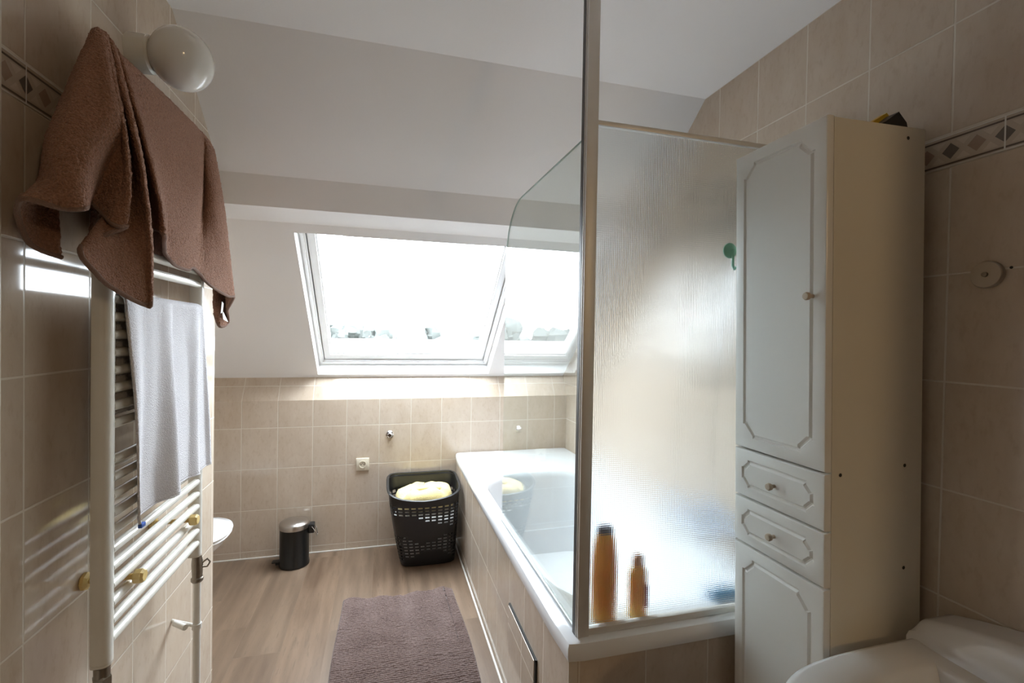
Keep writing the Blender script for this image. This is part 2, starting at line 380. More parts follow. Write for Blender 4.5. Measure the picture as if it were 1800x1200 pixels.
# strips of trim: decorated tile borders, sealant, casing
def border(name, x, side, y0, y1, ph):
    mb = MB(); t = .0015; xf = x + side*t
    def q(ya, za, yb, zb, m, d=0): mb.mi = m; mb.poly([(xf+side*d, ya, za), (xf+side*d, yb, za), (xf+side*d, yb, zb), (xf+side*d, ya, zb)])
    q(y0, 1.797, y1, 1.868, 0); q(y0, 1.8005, y1, 1.8045, 1, .0003); q(y0, 1.8575, y1, 1.8615, 1, .0003)
    mb.mi = 4
    for z_ in (1.797, 1.868): q(y0, z_-.0013, y1, z_+.0013, 4, .0004)
    k = 0; y = ph
    while y < y1:
        if y > y0:
            if round((y-ph)/.05) % 4 == 0: q(y-.0015, 1.797, y+.0015, 1.868, 4, .0008)
            m = 2 if round((y-ph)/.05) % 2 == 0 else 3
            mb.mi = m; r = .0175; mb.poly([(xf+side*.0005, y-r, 1.831), (xf+side*.0005, y, 1.831-r*1.05), (xf+side*.0005, y+r, 1.831), (xf+side*.0005, y, 1.831+r*1.05)])
            mb.mi = 5; r = .010
            for zc_ in (1.8085, 1.8535): 
                s2 = 1 if zc_ < 1.83 else -1
                mb.poly([(xf+side*.0005, y+.025-.014, zc_), (xf+side*.0005, y+.025+.014, zc_), (xf+side*.0005, y+.025, zc_+s2*.015)])
        y += .05
    return struct(mb.build(name, [M['bord_base'], M['bord_line'], M['bord_grey'], M['bord_rose'], M['caulk'], M['bord_pale']], smooth=0), 'decorated border tiles with small diamonds', 'trim')
M['bord_base'] = simple('border stone beige', (.52, .44, .36), .25, var=.08, scale=50); M['bord_line'] = simple('border dark line', (.10, .075, .06), .3, var=.1)
M['bord_grey'] = simple('border grey diamond', (.15, .135, .12), .25, var=.15, scale=60); M['bord_rose'] = simple('border rose diamond', (.36, .27, .215), .25, var=.12, scale=60); M['bord_pale'] = simple('border pale triangle', (.60, .52, .44), .25, var=.08, scale=60)
border('trim_left', XL, 1, YFRONT, 1.99, 1.0782-40*.05); border('trim_right', XR, -1, YFRONT, 2.30, .8011-34*.05)
struct(box('trim_2', (XL, .90, 0), (XL+.010, 1.010, ZC), M['trimwhite'], bev=.003), 'pale door casing at the left edge', 'trim')
struct(box('baseboard_back', (XREC, YB-.006, 0), (.46, YB, .006), M['caulk']), 'white sealant line along the back wall', 'baseboard')
mb = MB(); mb.box((.462, 1.14, 0), (.47, YB-.006, .006)); struct(mb.build('baseboard_right', M['caulk']), 'white sealant line along the bath', 'baseboard')

# outside: land and a hazy line of trees below the roof
mb = MB(); mb.poly([(-160, 8, -9), (160, 8, -9), (160, 220, -7), (-160, 220, -7)]); struct(mb.build('ground', M['land'], smooth=0), 'distant land beyond the roof window', 'ground')
random.seed(4); mb = MB()
for i in range(60):
    y = random.uniform(60, 95); x = random.uniform(-.7, .9)*y; h = random.choice((.2, .9, 1.6, 2.4, 3.2, 4.4)) + random.uniform(-.5, .5)
    for k in range(5):                       # a crown of several rough lobes
        c = Vector((x + random.uniform(-2.2, 2.2), y + random.uniform(-1.5, 1.5), h - random.uniform(1.2, 4.5))); rr = random.uniform(1.2, 2.2); n = 14; ls = []
        for p in range(1, 9):
            a_ = PI*p/9; l = []
            for j in range(n):
                q = Vector((math.sin(a_)*math.cos(2*PI*j/n), math.sin(a_)*math.sin(2*PI*j/n), math.cos(a_)))
                l.append(c + q*rr*(1 + .45*noise.noise(q*2.1 + c)))
            ls.append(l)
        mb.loops(ls, True, True, True)
    mb.tube([(x, y, -8), (x, y, h-2.5)], .3, 6)
o = mb.build('treeline', M['foliage']); o['kind'] = 'stuff'; tag(o, 'pale hazy line of trees far beyond the roof window', 'trees')

# ================================================================== BATH
bx0, bx1, by0, by1, bz = .463, 1.258, 1.125, 3.155, .589
# tiled casing: front and end panel
cas = thing('bath_casing', (.9, 2.1, 0), 'cream tiled casing that boxes in the white bathtub', 'bath panel')
mb = MB(); mb.box((.475, 1.138, 0), (.50, 3.146, .537)); mb.build('front_panel', M['tile_bath'], cas, smooth=0)
mb = MB(); mb.box((.5005, 1.138, 0), (1.252, 1.163, .537)); mb.build('end_panel', M['tile_bath_end'], cas, smooth=0)
ap = MB(); ap.box((.466, 1.402, .05), (.4735, 1.717, .362), .0015); ap = ap.build('access_panel', M['tile_bath'], cas, smooth=0); ap['label'] = 'tiled inspection panel standing slightly proud'
mb = MB()
for a, b in (((.468, 1.716, .05), (.4745, 1.7205, .367)), ((.468, 1.392, .05), (.4745, 1.4015, .367)), ((.468, 1.392, .3625), (.4745, 1.7205, .3685))): mb.box(a, b)
mb.build('panel_gap', M['dot'], ap)
tub = thing('bathtub', (.86, 2.1, .30), 'long white bathtub with wide rim behind the glass shower screen', 'bathtub')
N = 96
def rrect(x0, x1, y0, y1, r, z, N=N):
    cx, cy, a, b = (x0+x1)/2, (y0+y1)/2, (x1-x0)/2, (y1-y0)/2; out = []
    for i in range(N):
        t = 2*PI*i/N; dx, dy = math.cos(t)*a, math.sin(t)*b
        # project to rounded rectangle by marching from the centre
        k = 1/max(abs(dx)/a, abs(dy)/b); px, py = dx*k, dy*k
        qx, qy = abs(px)-(a-r), abs(py)-(b-r)
        if qx > 0 and qy > 0:
            l = math.hypot(qx, qy); px = math.copysign(a-r+qx/l*r, px); py = math.copysign(b-r+qy/l*r, py)
        out.append((cx+px, cy+py, z))
    return out
mb = MB()
iy0, iy1, ix0, ix1 = 1.245, 2.62, .525, 1.195
L = [rrect(bx0+.004, bx1, by0+.004, by1, .02, .538), rrect(bx0, bx1, by0, by1, .022, .552), rrect(bx0, bx1, by0, by1, .022, .574), rrect(bx0+.004, bx1-.002, by0+.004, by1-.002, .022, .584), rrect(bx0+.014, bx1-.006, by0+.014, by1-.006, .02, bz),
     rrect(ix0-.012, ix1+.012, iy0-.012, iy1+.012, .27, bz), rrect(ix0, ix1, iy0, iy1, .26, .583), rrect(ix0+.008, ix1-.008, iy0+.01, iy1-.015, .25, .56), rrect(ix0+.03, ix1-.03, iy0+.035, iy1-.10, .22, .36), rrect(ix0+.06, ix1-.06, iy0+.07, iy1-.20, .18, .20), rrect(ix0+.13, ix1-.13, iy0+.15, iy1-.32, .10, .165)]
mb.loops(L, True, False, True); mb.build('tub', M['acrylic'], tub, smooth=40)
mb = MB(); mb.lathe([(0, .166), (.026, .166), (.028, .170), (.0, .172)], (.86, 1.55, 0)); mb.build('drain', M['chrome'], tub)

# ------------------------------------------------------------------ glass shower screen
scr = thing('shower_screen', (.512, 1.158, bz), 'glass shower screen with aluminium post and textured end pane on the bath rim', 'shower screen')
px, py = .5125, 1.158
mb = MB(); mb.box((px-.0115, py-.014, bz+.001), (px+.021, py+.014, ZC-.001), .002); mb.box((px-.0135, py-.0045, bz+.001), (px-.0110, py+.0005, ZC-.001)); mb.build('post', M['alu'], scr)
mb = MB(); mb.box((px-.0145, py+.001, bz+.001), (px-.0112, py+.0165, ZC-.001)); mb.build('seal', M['seal'], scr)
# side pane: rounded upper far corner, swung a touch inwards
mb = MB(); g0, zt, r = (px-.004, py+.022), 1.915, .21; Lg = .775; ang = math.radians(.9); t = .005
prof = [(0, bz+.012), (Lg, bz+.012)] + [(Lg-r+r*math.cos(a*PI/32), zt-r+r*math.sin(a*PI/32)) for a in range(17)] + [(0, zt)]
d = Vector((-math.sin(ang), math.cos(ang), 0)); nn = Vector((d.y, -d.x, 0))
A = [mb.bm.verts.new(Vector((g0[0], g0[1], 0)) + d*s_ + nn*(-t/2) + Vector((0, 0, z))) for s_, z in prof]
B = [mb.bm.verts.new(Vector((g0[0], g0[1], 0)) + d*s_ + nn*(t/2) + Vector((0, 0, z))) for s_, z in prof]
mb.face(A); mb.face(list(reversed(B)))
for i in range(len(A)): mb.face([A[i], B[i], B[(i+1) % len(A)], A[(i+1) % len(A)]])
o = mb.build('side_pane', M['screen_glass'], scr, smooth=20); o['label'] = 'clear greenish glass pane with rounded upper corner'
mb = MB()
mb.tube([Vector((g0[0], g0[1], 0)) + d*s_ + Vector((0, 0, z)) for s_, z in prof[1:]][1:], .0028, 6)
o = mb.build('pane_edge', simple('green glass edge', (.16, .27, .23), .2, var=.05), scr)
mb = MB(); q0, q1 = Vector((g0[0], g0[1], bz+.006)), Vector((g0[0], g0[1], bz+.006)) + d*Lg
mb.tube([q0, q1], .006, 8); mb.build('bottom_seal', simple('clear grey seal strip', (.40, .44, .44), .3, var=.05), scr)
mb = MB(); mb.box((px+.021, py-.0025, bz+.018), (1.256, py+.0025, 1.948)); o = mb.build('end_pane', M['tex_glass'], scr, smooth=0); o['label'] = 'textured frosted glass pane at the bath end'
mb = MB(); mb.box((px+.021, py-.008, 1.944), (1.258, py+.008, 1.957), .0015); mb.build('top_rail', M['alu'], scr)
mb = MB(); mb.box((px+.021, py-.009, bz+.001), (1.258, py+.009, bz+.019), .0015); mb.build('bottom_rail', M['alu'], scr)

# ------------------------------------------------------------------ bottles on the bath rim
def bottle(name, loc, prof, bodym, cap, capm, label, flat=.62, rz=0, extra=None):
    b = thing(name, loc, label, 'bottle', rot=(0, 0, rz))
    mb = MB(); mb.lathe(prof, (0, 0, 0), n=40, sy=flat); mb.build('body', bodym, b, local=True, smooth=50)
    mb = MB(); mb.lathe(cap, (0, 0, 0), n=32, sy=flat); mb.build('cap', capm, b, local=True, smooth=40)
    if extra: extra(b)
    return b
def ex1(b):
    mb = MB(); mb.lathe([(0, -.0282), (.010, -.0282), (.010, -.0292), (0, -.0292)], (.0, 0, 0), 'y', 24)
    o = mb.build('sticker', M['labelgrey'], b, local=True); o.location = (.006, .0085, .042)
bottle('shampoo_bottle', (.605, 1.205, bz+.001), [(.030, 0), (.035, .004), (.038, .06), (.039, .12), (.036, .18), (.030, .225), (.024, .243), (.024, .246)], M['orange'], [(.0235, .2465), (.0235, .258), (.019, .264), (0, .266)], M['greycap'], 'tall orange shampoo bottle with dark cap on the bath rim', extra=ex1)
def ex2(b):
    mb = MB(); mb.box((.012, -.0172, .03), (.024, -.0135, .095), .001); mb.build('label_patch', M['labelred'], b, local=True)
bottle('shower_gel_bottle', (.708, 1.200, bz+.001), [(.026, 0), (.0285, .004), (.0285, .10), (.0275, .125), (.021, .140), (.014, .145)], M['amber'], [(.0165, .1455), (.0165, .158), (.0155, .172), (.008, .177), (0, .178)], M['peach'], 'shorter amber shower gel bottle with peach cap on the bath rim', extra=ex2)

# shower fittings on the right wall inside the screen
sh = thing('shower_set', (XR-.03, 1.54, .70), 'dark chrome shower riser, hand shower and mixer on the wall behind textured glass', 'shower')
mb = MB(); mb.tube([(1.215, 1.54, 1.20), (1.215, 1.54, 1.90)], .011); 
for z in (1.22, 1.88): mb.tube([(1.215, 1.54, z), (XR-.001, 1.54, z)], .012)
mb.build('riser_rail', M['chrome'], sh)
mb = MB(); mb.tube([(1.205, 1.53, 1.74), (1.165, 1.50, 1.86), (1.135, 1.48, 1.92)], .013, rr=[.012, .013, .017]); mb.lathe([(0, .0), (.045, .0), (.05, .012), (.03, .03), (0, .034)], (1.125, 1.475, 1.905)); mb.build('hand_shower', M['darkchrome'], sh)
mb = MB(); hz = [(1.195, 1.525, 1.74), (1.15, 1.50, 1.45), (1.13, 1.51, 1.05), (1.15, 1.53, .80), (1.20, 1.54, .72)]
mb.tube([catmull([Vector(p) for p in hz], i/8*4/4) for i in range(33)], .007); mb.build('hose', M['chrome'], sh)
mb = MB(); mb.tube([(1.20, 1.42, .70), (1.20, 1.66, .70)], .024); mb.tube([(1.20, 1.47, .70), (XR-.001, 1.47, .70)], .018); mb.tube([(1.20, 1.61, .70), (XR-.001, 1.61, .70)], .018); mb.tube([(1.19, 1.54, .69), (1.08, 1.54, .665)], .015); mb.build('mixer_tap', M['bluechrome'], sh)
mb = MB()
mb.lathe([(0, 0), (.009, 0), (.009, .020), (.016, .028), (.016, .105), (.012, .112), (0, .112)], (.955, 1.222, bz+.0175), 'x'); tag(mb.build('blue_bottle', M['bluep'], smooth=50), 'small blue bottle lying on the bath rim behind the textured glass', 'bottle')
hk = thing('suction_hook', (.955, py-.0035, 1.64), 'pale green suction hook stuck on the textured glass by the cabinet', 'hook')
mb = MB(); mb.lathe([(0, 0), (.022, 0), (.022, -.003), (.017, -.008), (.007, -.012), (0, -.0125)], (0, 0, 0), 'y', 32); mb.build('suction_cup', M['greenp'], hk, local=True)
mb = MB(); mb.tube([(0, -.0128, 0), (0, -.0145, -.02), (0, -.0145, -.045), (0, -.022, -.055), (0, -.032, -.05)], .004, 10); mb.build('hook_arm', M['greenp'], hk, local=True)

# ================================================================== TALL CABINET
CT = 1.878
cab = thing('tall_cabinet', (.971, .825, 0), 'tall narrow white cabinet with panelled doors and two drawers', 'cabinet', rot=(0, -.023, 0))
D_, Wd = .288, .280          # depth along +x, width along +y
mb = MB()
mb.box((.0185, 0, .06), (D_, .016, CT)); mb.box((.0185, Wd-.016, .06), (D_, Wd, CT)); mb.box((.0185, .0162, CT-.018), (D_, Wd-.0162, CT-.002)); mb.box((D_-.006, .0162, .06), (D_-.001, Wd-.0162, CT-.019))
mb.box((.0185, .0162, .06), (D_-.007, Wd-.0162, .078)); mb.box((.045, .004, 0), (D_-.008, Wd-.004, .0598))
mb.build('body', M['carcass'], cab, local=True, smooth=0)
def front(name, z0, z1, knob, inset, notch, label=None):
    """panelled front in the plane x=0, routed groove with clipped corners, 18 mm thick"""
    mb = MB(); y0, y1, th, rd = .001, Wd-.001, .018, .004
    R = [(y0+rd, z0+rd), (y1-rd, z0+rd), (y1-rd, z1-rd), (y0+rd, z1-rd)]
    iy0, iy1, iz0, iz1 = y0+inset, y1-inset, z0+inset, z1-inset; c = notch
    def octo(e):
        a0, a1, b0, b1 = iy0+e, iy1-e, iz0+e, iz1-e; k = c-e*.4
        s_ = k*.2
        pts = []
        for (cx, cz, dx, dz) in ((a0, b0, 1, 1), (a1, b0, -1, 1), (a1, b1, -1, -1), (a0, b1, 1, -1)):
            p = [(cx, cz+dz*k), (cx+dx*s_, cz+dz*k), (cx+dx*k, cz+dz*s_), (cx+dx*k, cz)]
            if dx*dz < 0: p = p[::-1]
            pts += p
        return pts
    V = lambda pts, x: [mb.bm.verts.new((x, y, z)) for y, z in pts]
    vr = V(R, 0); ls = [V(octo(0), 0), V(octo(.0035), .0045), V(octo(.0065), .0045), V(octo(.0115), .0)]
    o = ls[0]; n = 16
    for k in range(4):
        q = o[k*4:k*4+4]
        for i in range(3): mb.face([vr[k], q[i], q[i+1]])
        mb.face([vr[k], q[3], o[(k*4+4) % n], vr[(k+1) % 4]])
    for a, b in zip(ls, ls[1:]):
        for i in range(n): mb.face([a[i], a[(i+1) % n], b[(i+1) % n], b[i]])
    mb.face(ls[-1])
    E_ = [(y0, z0), (y1, z0), (y1, z1), (y0, z1)]; m_ = [(y0+rd*.3, z0+rd*.3), (y1-rd*.3, z0+rd*.3), (y1-rd*.3, z1-rd*.3), (y0+rd*.3, z1-rd*.3)]
    seq = [vr, V(m_, rd*.3), V(E_, rd), V(E_, th)]
    for a, b in zip(seq, seq[1:]):
        for i in range(4): mb.face([a[i], a[(i+1) % 4], b[(i+1) % 4], b[i]])
    mb.face(seq[-1])
    d = mb.build(name, M['lacquer'], cab, local=True, smooth=25)
    if label: d['label'] = label
    ky, kz = knob; mb = MB(); mb.lathe([(.0045, -.0005), (.0045, -.009), (.0085, -.013), (.0095, -.019), (.0075, -.0225), (0, -.0235)], (0, ky, kz), 'x', 24)
    k_ = mb.build('knob', M['knob'], None, smooth=40); k_.parent = d
    return d
front('door', 1.093, CT+.004, (.034, 1.487), .030, .035, 'tall upper door')
front('drawer', .961, 1.088, (.140, 1.020), .026, .022, 'upper drawer')
front('drawer', .833, .956, (.140, .893), .026, .022, 'lower drawer')
front('door', .075, .828, (.034, .60), .030, .035, 'lower door')
for x, z in ((.043, 1.085), (.235, 1.092), (.235, .850), (.235, CT-.025)):
    mb = MB(); mb.lathe([(0, -.0004), (.0042, -.0004), (.0042, .0004)], (x, 0, z), 'y', 16); mb.build('screw', M['dot'], cab, local=True)
cl = thing('clamp_tool', (1.10, .855, 1.889), 'black and yellow object lying on top of the white cabinet', 'tool', rot=(0, -.023, 0))
mb = MB(); pr = [(0, 0), (.105, 0), (.100, .020), (.075, .043), (.035, .016)]
A = [mb.bm.verts.new((x, 0, z)) for x, z in pr]; B = [mb.bm.verts.new((x, .03, z)) for x, z in pr]; mb.face(A); mb.face(B[::-1])
for i in range(5): mb.face([A[i], B[i], B[(i+1) % 5], A[(i+1) % 5]])
mb.build('body', M['black'], cl, local=True)
mb = MB(); pr = [(-.03, 0), (.112, 0), (.106, .030), (.078, .054), (.03, .026)]
A = [mb.bm.verts.new((x, .0305, z)) for x, z in pr]; B = [mb.bm.verts.new((x, .05, z)) for x, z in pr]; mb.face(A); mb.face(B[::-1])
for i in range(5): mb.face([A[i], B[i], B[(i+1) % 5], A[(i+1) % 5]])
mb.build('back', M['yellowp'], cl, local=True)

# ================================================================== WASHBASIN
bs = thing('washbasin', (XR-.002, .50, .60), 'white ceramic washbasin with raised splash edge below the round wall disc', 'washbasin')
BZ = .722; cyb = .502
def dloop(ax, by_, xb, z, n=5, K=64, Kb=24):
    """D outline: superellipse front, straight back edge at xb"""
    out = []
    for i in range(K+1):
        t = -PI/2 + PI*i/K; c, s_ = math.cos(t), math.sin(t)
        out.append((xb - ax*abs(c)**(2/n), cyb + by_*math.copysign(abs(s_)**(2/n), s_), z))
    for i in range(1, Kb): out.append((xb, cyb + by_ - 2*by_*i/Kb, z))
    return out
xb = XR-.003
mb = MB()
mb.loops([dloop(.25, .12, xb, BZ-.17, 2.6), dloop(.40, .20, xb, BZ-.12, 3), dloop(.53, .262, xb, BZ-.045, 4.4), dloop(.558, .278, xb, BZ-.022, 5), dloop(.562, .281, xb, BZ-.008, 5), dloop(.556, .277, xb, BZ, 5), dloop(.545, .268, xb, BZ+.003, 5),
          dloop(.365, .212, xb-.14, BZ-.001, 3.2), dloop(.352, .203, xb-.146, BZ-.010, 3), dloop(.325, .185, xb-.155, BZ-.05, 2.8), dloop(.26, .145, xb-.18, BZ-.105, 2.5), dloop(.12, .07, xb-.22, BZ-.135, 2.2), dloop(.03, .03, xb-.26, BZ-.138, 2)], True, True, True)
mb.build('bowl', M['white_gloss'], bs, smooth=60)
mb = MB(); K = 40; ls = []
for i in range(K+1):
    u = -1 + 2*i/K; y = cyb + u*.288; au = abs(u)
    top = BZ + .036 + .060*(1-au**1.8) - (.012 if i in (0, K) else 0); e_ = .004 if i in (0, K) else 0
    ls.append([(xb, y, BZ-.03), (xb, y, top), (1.188+e_, y, top), (1.176+e_, y, top-.002), (1.169+e_, y, top-.009), (1.163, y, BZ+.4*(top-BZ)), (1.158, y, BZ+.010), (1.150, y, BZ+.001), (1.150, y, BZ-.03)])
mb.loops(ls, True, True, True); mb.build('splash_edge', M['white_gloss'], bs, smooth=60)
mb = MB(); mb.lathe([(.02, -.005), (.02, .001), (0, .001)], (.99, cyb, BZ-.137)); mb.build('drain', M['chrome'], bs)
mb = MB(); mb.lathe([(.10, 0), (.085, .1), (.08, .35), (.10, .58)], (1.14, cyb, .0)); mb.build('pedestal', M['white_gloss'], bs)

dk = thing('wall_disc', (XR, .723, 1.535), 'round metal disc fixed to the right wall beside the cabinet', 'wall fitting')
mb = MB(); mb.lathe([(0, -.0), (.029, -.0), (.029, -.010), (.0275, -.012), (.008, -.012), (0, -.012)], (0, 0, 0), 'x', 48); mb.build('plate', M['steel'], dk, local=True)
mb = MB(); mb.lathe([(0, -.0122), (.006, -.0122), (.005, -.016), (0, -.017)], (0, 0, 0), 'x', 16); mb.build('screw', M['darkchrome'], dk, local=True)
mb = MB(); mb.lathe([(0, 0), (.003, 0), (.003, -.0006), (0, -.0006)], (XR, .685, 1.546), 'x', 12); tag(mb.build('drill_hole', M['dot']), 'small dark drill hole in the tile joint right of the metal disc', 'hole')

# ================================================================== TOWEL RADIATOR
RX = -.563; Y0, Y1 = 1.166, 1.666
rad = thing('towel_radiator', (RX, (Y0+Y1)/2, .69), 'cream ladder towel radiator on the left wall', 'radiator')
for y in (Y0, Y1):
    mb = MB(); pr = []
    for i in range(13):
        a = -PI/2 + PI*i/12; pr.append((.004 + .014*math.cos(a)**.75 if math.cos(a) > 1e-6 else .004, .0165*math.sin(a)))
    pr = [(-.015, -.0145), (-.012, -.0165)] + pr + [(-.012, .0165), (-.015, .0145)]
    mb.loops([[(RX+a, y+b, z) for a, b in pr] for z in (.689, 1.578)], True, True, True)
    for v in mb.bm.verts: pass
    mb.build('column', M['enamel'], rad, smooth=35)
    mb = MB(); mb.loops([[(RX+a*k, y+b*k, z) for a, b in pr] for z, k in ((.6885, 1.0), (.683, .95), (.682, .6))], True, True, True); mb.build('end_cap', M['enamel'], rad)
zb = [.727 + .0381*k for k in range(11)] + [1.184 + .038*k for k in range(8)] + [1.526, 1.564]
for z in zb:
    mb = MB(); mb.tube([(RX+.006, Y0+.012, z), (RX+.006, Y1-.012, z)], .0105, 16); mb.build('bar', M['enamel'], rad)
for y, z in ((1.256, .822), (1.575, .828)):
    br = MB(); br.tube([(XL+.001, y, z), (RX+.035, y, z)], .0065, 12); br.lathe([(.017, 0), (.020, .003), (.020, .009), (.012, .013)], (XL+.001, y, z), 'x', 8)
    b = br.build('wall_bracket', M['brass'], rad, smooth=20); b['label'] = 'yellowed plastic bracket'
    mb = MB(); mb.lathe([(.0, .018), (.014, .018), (.0165, .022), (.0165, .034), (.012, .039), (0, .039)], (RX, y, z), 'x', 8); kb = mb.build('clamp_knob', M['brass'], None, smooth=15); kb.parent = b; kb.location = tuple(-c for c in rad.location)
mb = MB(); mb.tube([(RX+.004, Y1+.004, .681), (RX+.004, Y1+.008, .655), (RX+.004, Y1+.008, .600)], .014, rr=[.013, .016, .0135]); mb.tube([(RX+.016, Y1+.008, .655), (RX+.030, Y1+.016, .664), (RX+.036, Y1+.02, .652), (RX+.030, Y1+.016, .640), (RX+.016, Y1+.008, .643)], .003)
mb.lathe([(.0145, 0), (.017, .004), (.017, .012), (.0145, .015)], (RX+.004, Y1+.008, .598)); mb.build('valve', M['darkchrome'], rad)
mb = MB(); mb.tube([(RX, Y0, .681), (RX, Y0, .655)], .0145); mb.lathe([(.0175, 0), (.0175, .018), (.013, .024)], (RX, Y0, .64), n=6); mb.tube([(RX, Y0, .645), (RX-.006, Y0-.005, .62), (RX-.012, Y0-.01, .585)], .011); mb.build('valve', M['darkchrome'], rad)
pp = thing('radiator_pipe', (RX+.004, Y1+.008, 0), 'white painted pipe running from the radiator valve down to the floor', 'pipe')
mb = MB(); mb.tube([(RX+.004, Y1+.008, .598), (RX+.004, Y1+.008, 0)], .0105, 18); mb.build('pipe', M['pipe'], pp)
mb = MB(); mb.tube([(XL+.001, 1.720, .458), (RX-.006, Y1+.012, .458)], .0055, 12); mb.tube([(XL+.014, 1.705, .458), (XL+.055, 1.672, .458)], .009, 14)
mb.loops([[(RX+.004+r_*math.cos(a*PI/10), Y1+.008+r_*math.sin(a*PI/10), z) for a in range(20)] for r_, z in ((.0108, .450), (.0135, .450), (.0135, .466), (.0108, .466))], wrap=True)
mb.build('pipe_clip', M['pipe'], pp)
mb = MB(); mb.tube([(RX-.012, Y0-.01, .584), (RX-.012, Y0-.01, 0)], .009); tag(mb.build('feed_pipe', M['pipe']), 'pipe below the near column of the towel radiator', 'pipe')
rl = thing('towel_rail', (XL, 1.53, 1.975), 'white towel rail on the left wall carrying the brown towel', 'towel rail')
mb = MB(); mb.tube([(-.592, 1.228, 1.957), (-.592, 1.822, 1.966)], .008); mb.build('rail', M['enamel'], rl)
for y in (1.234, 1.816):
    mb = MB(); mb.tube([(XL+.001, y, 1.957+.009*(y-1.225)/.6), (-.5995, y, 1.957+.009*(y-1.225)/.6)], .007); mb.build('arm', M['enamel'], rl)
# ------------------------------------------------------------------ towels
TOWEL = [
[(-0.600,1.215,2.002),(-0.615,1.202,1.897),(-0.620,1.165,1.763),(-0.615,1.122,1.637),(-0.600,1.100,1.521)],
[(-0.600,1.211,2.009),(-0.615,1.192,1.915),(-0.625,1.152,1.780),(-0.630,1.090,1.627),(-0.620,1.050,1.537)],
[(-0.595,1.193,2.005),(-0.605,1.149,1.889),(-0.610,1.088,1.745),(-0.615,1.067,1.653),(-0.605,0.995,1.582)],
[(-0.585,1.169,1.994),(-0.585,1.097,1.849),(-0.585,1.035,1.722),(-0.580,1.019,1.652),(-0.575,0.961,1.597)],
[(-0.570,1.141,1.980),(-0.560,1.077,1.853),(-0.550,1.018,1.724),(-0.545,0.994,1.647),(-0.540,0.990,1.592)],
[(-0.560,1.130,1.977),(-0.540,1.082,1.859),(-0.525,1.040,1.736),(-0.520,1.011,1.655),(-0.515,1.008,1.599)],
[(-0.555,1.136,1.979),(-0.520,1.091,1.867),(-0.505,1.090,1.781),(-0.530,1.102,1.711),(-0.560,1.114,1.635)],
[(-0.560,1.152,1.985),(-0.530,1.122,1.870),(-0.510,1.115,1.768),(-0.505,1.107,1.687),(-0.510,1.088,1.588)],
[(-0.555,1.145,1.980),(-0.520,1.113,1.867),(-0.495,1.095,1.762),(-0.490,1.101,1.676),(-0.495,1.101,1.588)],
[(-0.570,1.183,1.998),(-0.550,1.184,1.898),(-0.550,1.216,1.804),(-0.545,1.202,1.695),(-0.535,1.069,1.552)],
[(-0.570,1.187,1.998),(-0.550,1.188,1.894),(-0.545,1.201,1.774),(-0.535,1.125,1.622),(-0.525,1.013,1.520)],
[(-0.565,1.181,1.993),(-0.535,1.164,1.878),(-0.530,1.195,1.761),(-0.515,1.145,1.605),(-0.505,1.059,1.469)],
[(-0.560,1.174,1.987),(-0.515,1.131,1.860),(-0.490,1.134,1.732),(-0.480,1.143,1.584),(-0.478,1.138,1.436)],
[(-0.560,1.181,1.986),(-0.515,1.140,1.864),(-0.485,1.134,1.733),(-0.475,1.150,1.586),(-0.475,1.152,1.451)],
[(-0.570,1.210,1.995),(-0.550,1.229,1.890),(-0.550,1.291,1.768),(-0.545,1.308,1.640),(-0.540,1.292,1.581)],
[(-0.560,1.196,1.981),(-0.530,1.199,1.872),(-0.510,1.228,1.750),(-0.510,1.273,1.661),(-0.540,1.319,1.624)],
[(-0.555,1.194,1.974),(-0.515,1.179,1.859),(-0.490,1.200,1.731),(-0.485,1.233,1.640),(-0.485,1.239,1.600)],
[(-0.560,1.225,1.976),(-0.530,1.243,1.867),(-0.520,1.297,1.746),(-0.520,1.334,1.648),(-0.520,1.335,1.576)],
[(-0.560,1.312,1.983),(-0.535,1.338,1.868),(-0.530,1.374,1.741),(-0.525,1.385,1.630),(-0.525,1.397,1.554)],
[(-0.560,1.465,1.992),(-0.540,1.467,1.874),(-0.530,1.478,1.757),(-0.525,1.478,1.634),(-0.525,1.487,1.551)],
[(-0.560,1.599,1.997),(-0.545,1.600,1.882),(-0.535,1.586,1.770),(-0.535,1.571,1.667),(-0.530,1.533,1.563)],
[(-0.565,1.689,2.004),(-0.560,1.700,1.906),(-0.560,1.693,1.779),(-0.545,1.627,1.661),(-0.535,1.599,1.555)],
[(-0.560,1.713,2.000),(-0.545,1.698,1.889),(-0.540,1.685,1.761),(-0.535,1.672,1.652),(-0.530,1.669,1.528)],
[(-0.560,1.743,1.998),(-0.540,1.723,1.898),(-0.525,1.714,1.769),(-0.520,1.760,1.650),(-0.520,1.811,1.504)],
[(-0.565,1.790,1.997),(-0.545,1.793,1.901),(-0.530,1.809,1.773),(-0.525,1.843,1.644),(-0.520,1.880,1.505)],
[(-0.585,1.848,2.008),(-0.585,1.907,1.914),(-0.580,1.936,1.779),(-0.575,1.967,1.640),(-0.560,1.952,1.461)],
[(-0.600,1.884,2.020),(-0.600,1.927,1.898),(-0.600,1.978,1.766),(-0.590,1.999,1.601),(-0.575,2.019,1.418)],
[(-0.610,1.899,2.024),(-0.610,1.925,1.876),(-0.610,1.963,1.721),(-0.600,1.959,1.554),(-0.590,1.967,1.400)],
[(-0.615,1.903,2.026),(-0.615,1.918,1.853),(-0.615,1.945,1.696),(-0.610,1.955,1.553),(-0.610,1.970,1.450)],
]
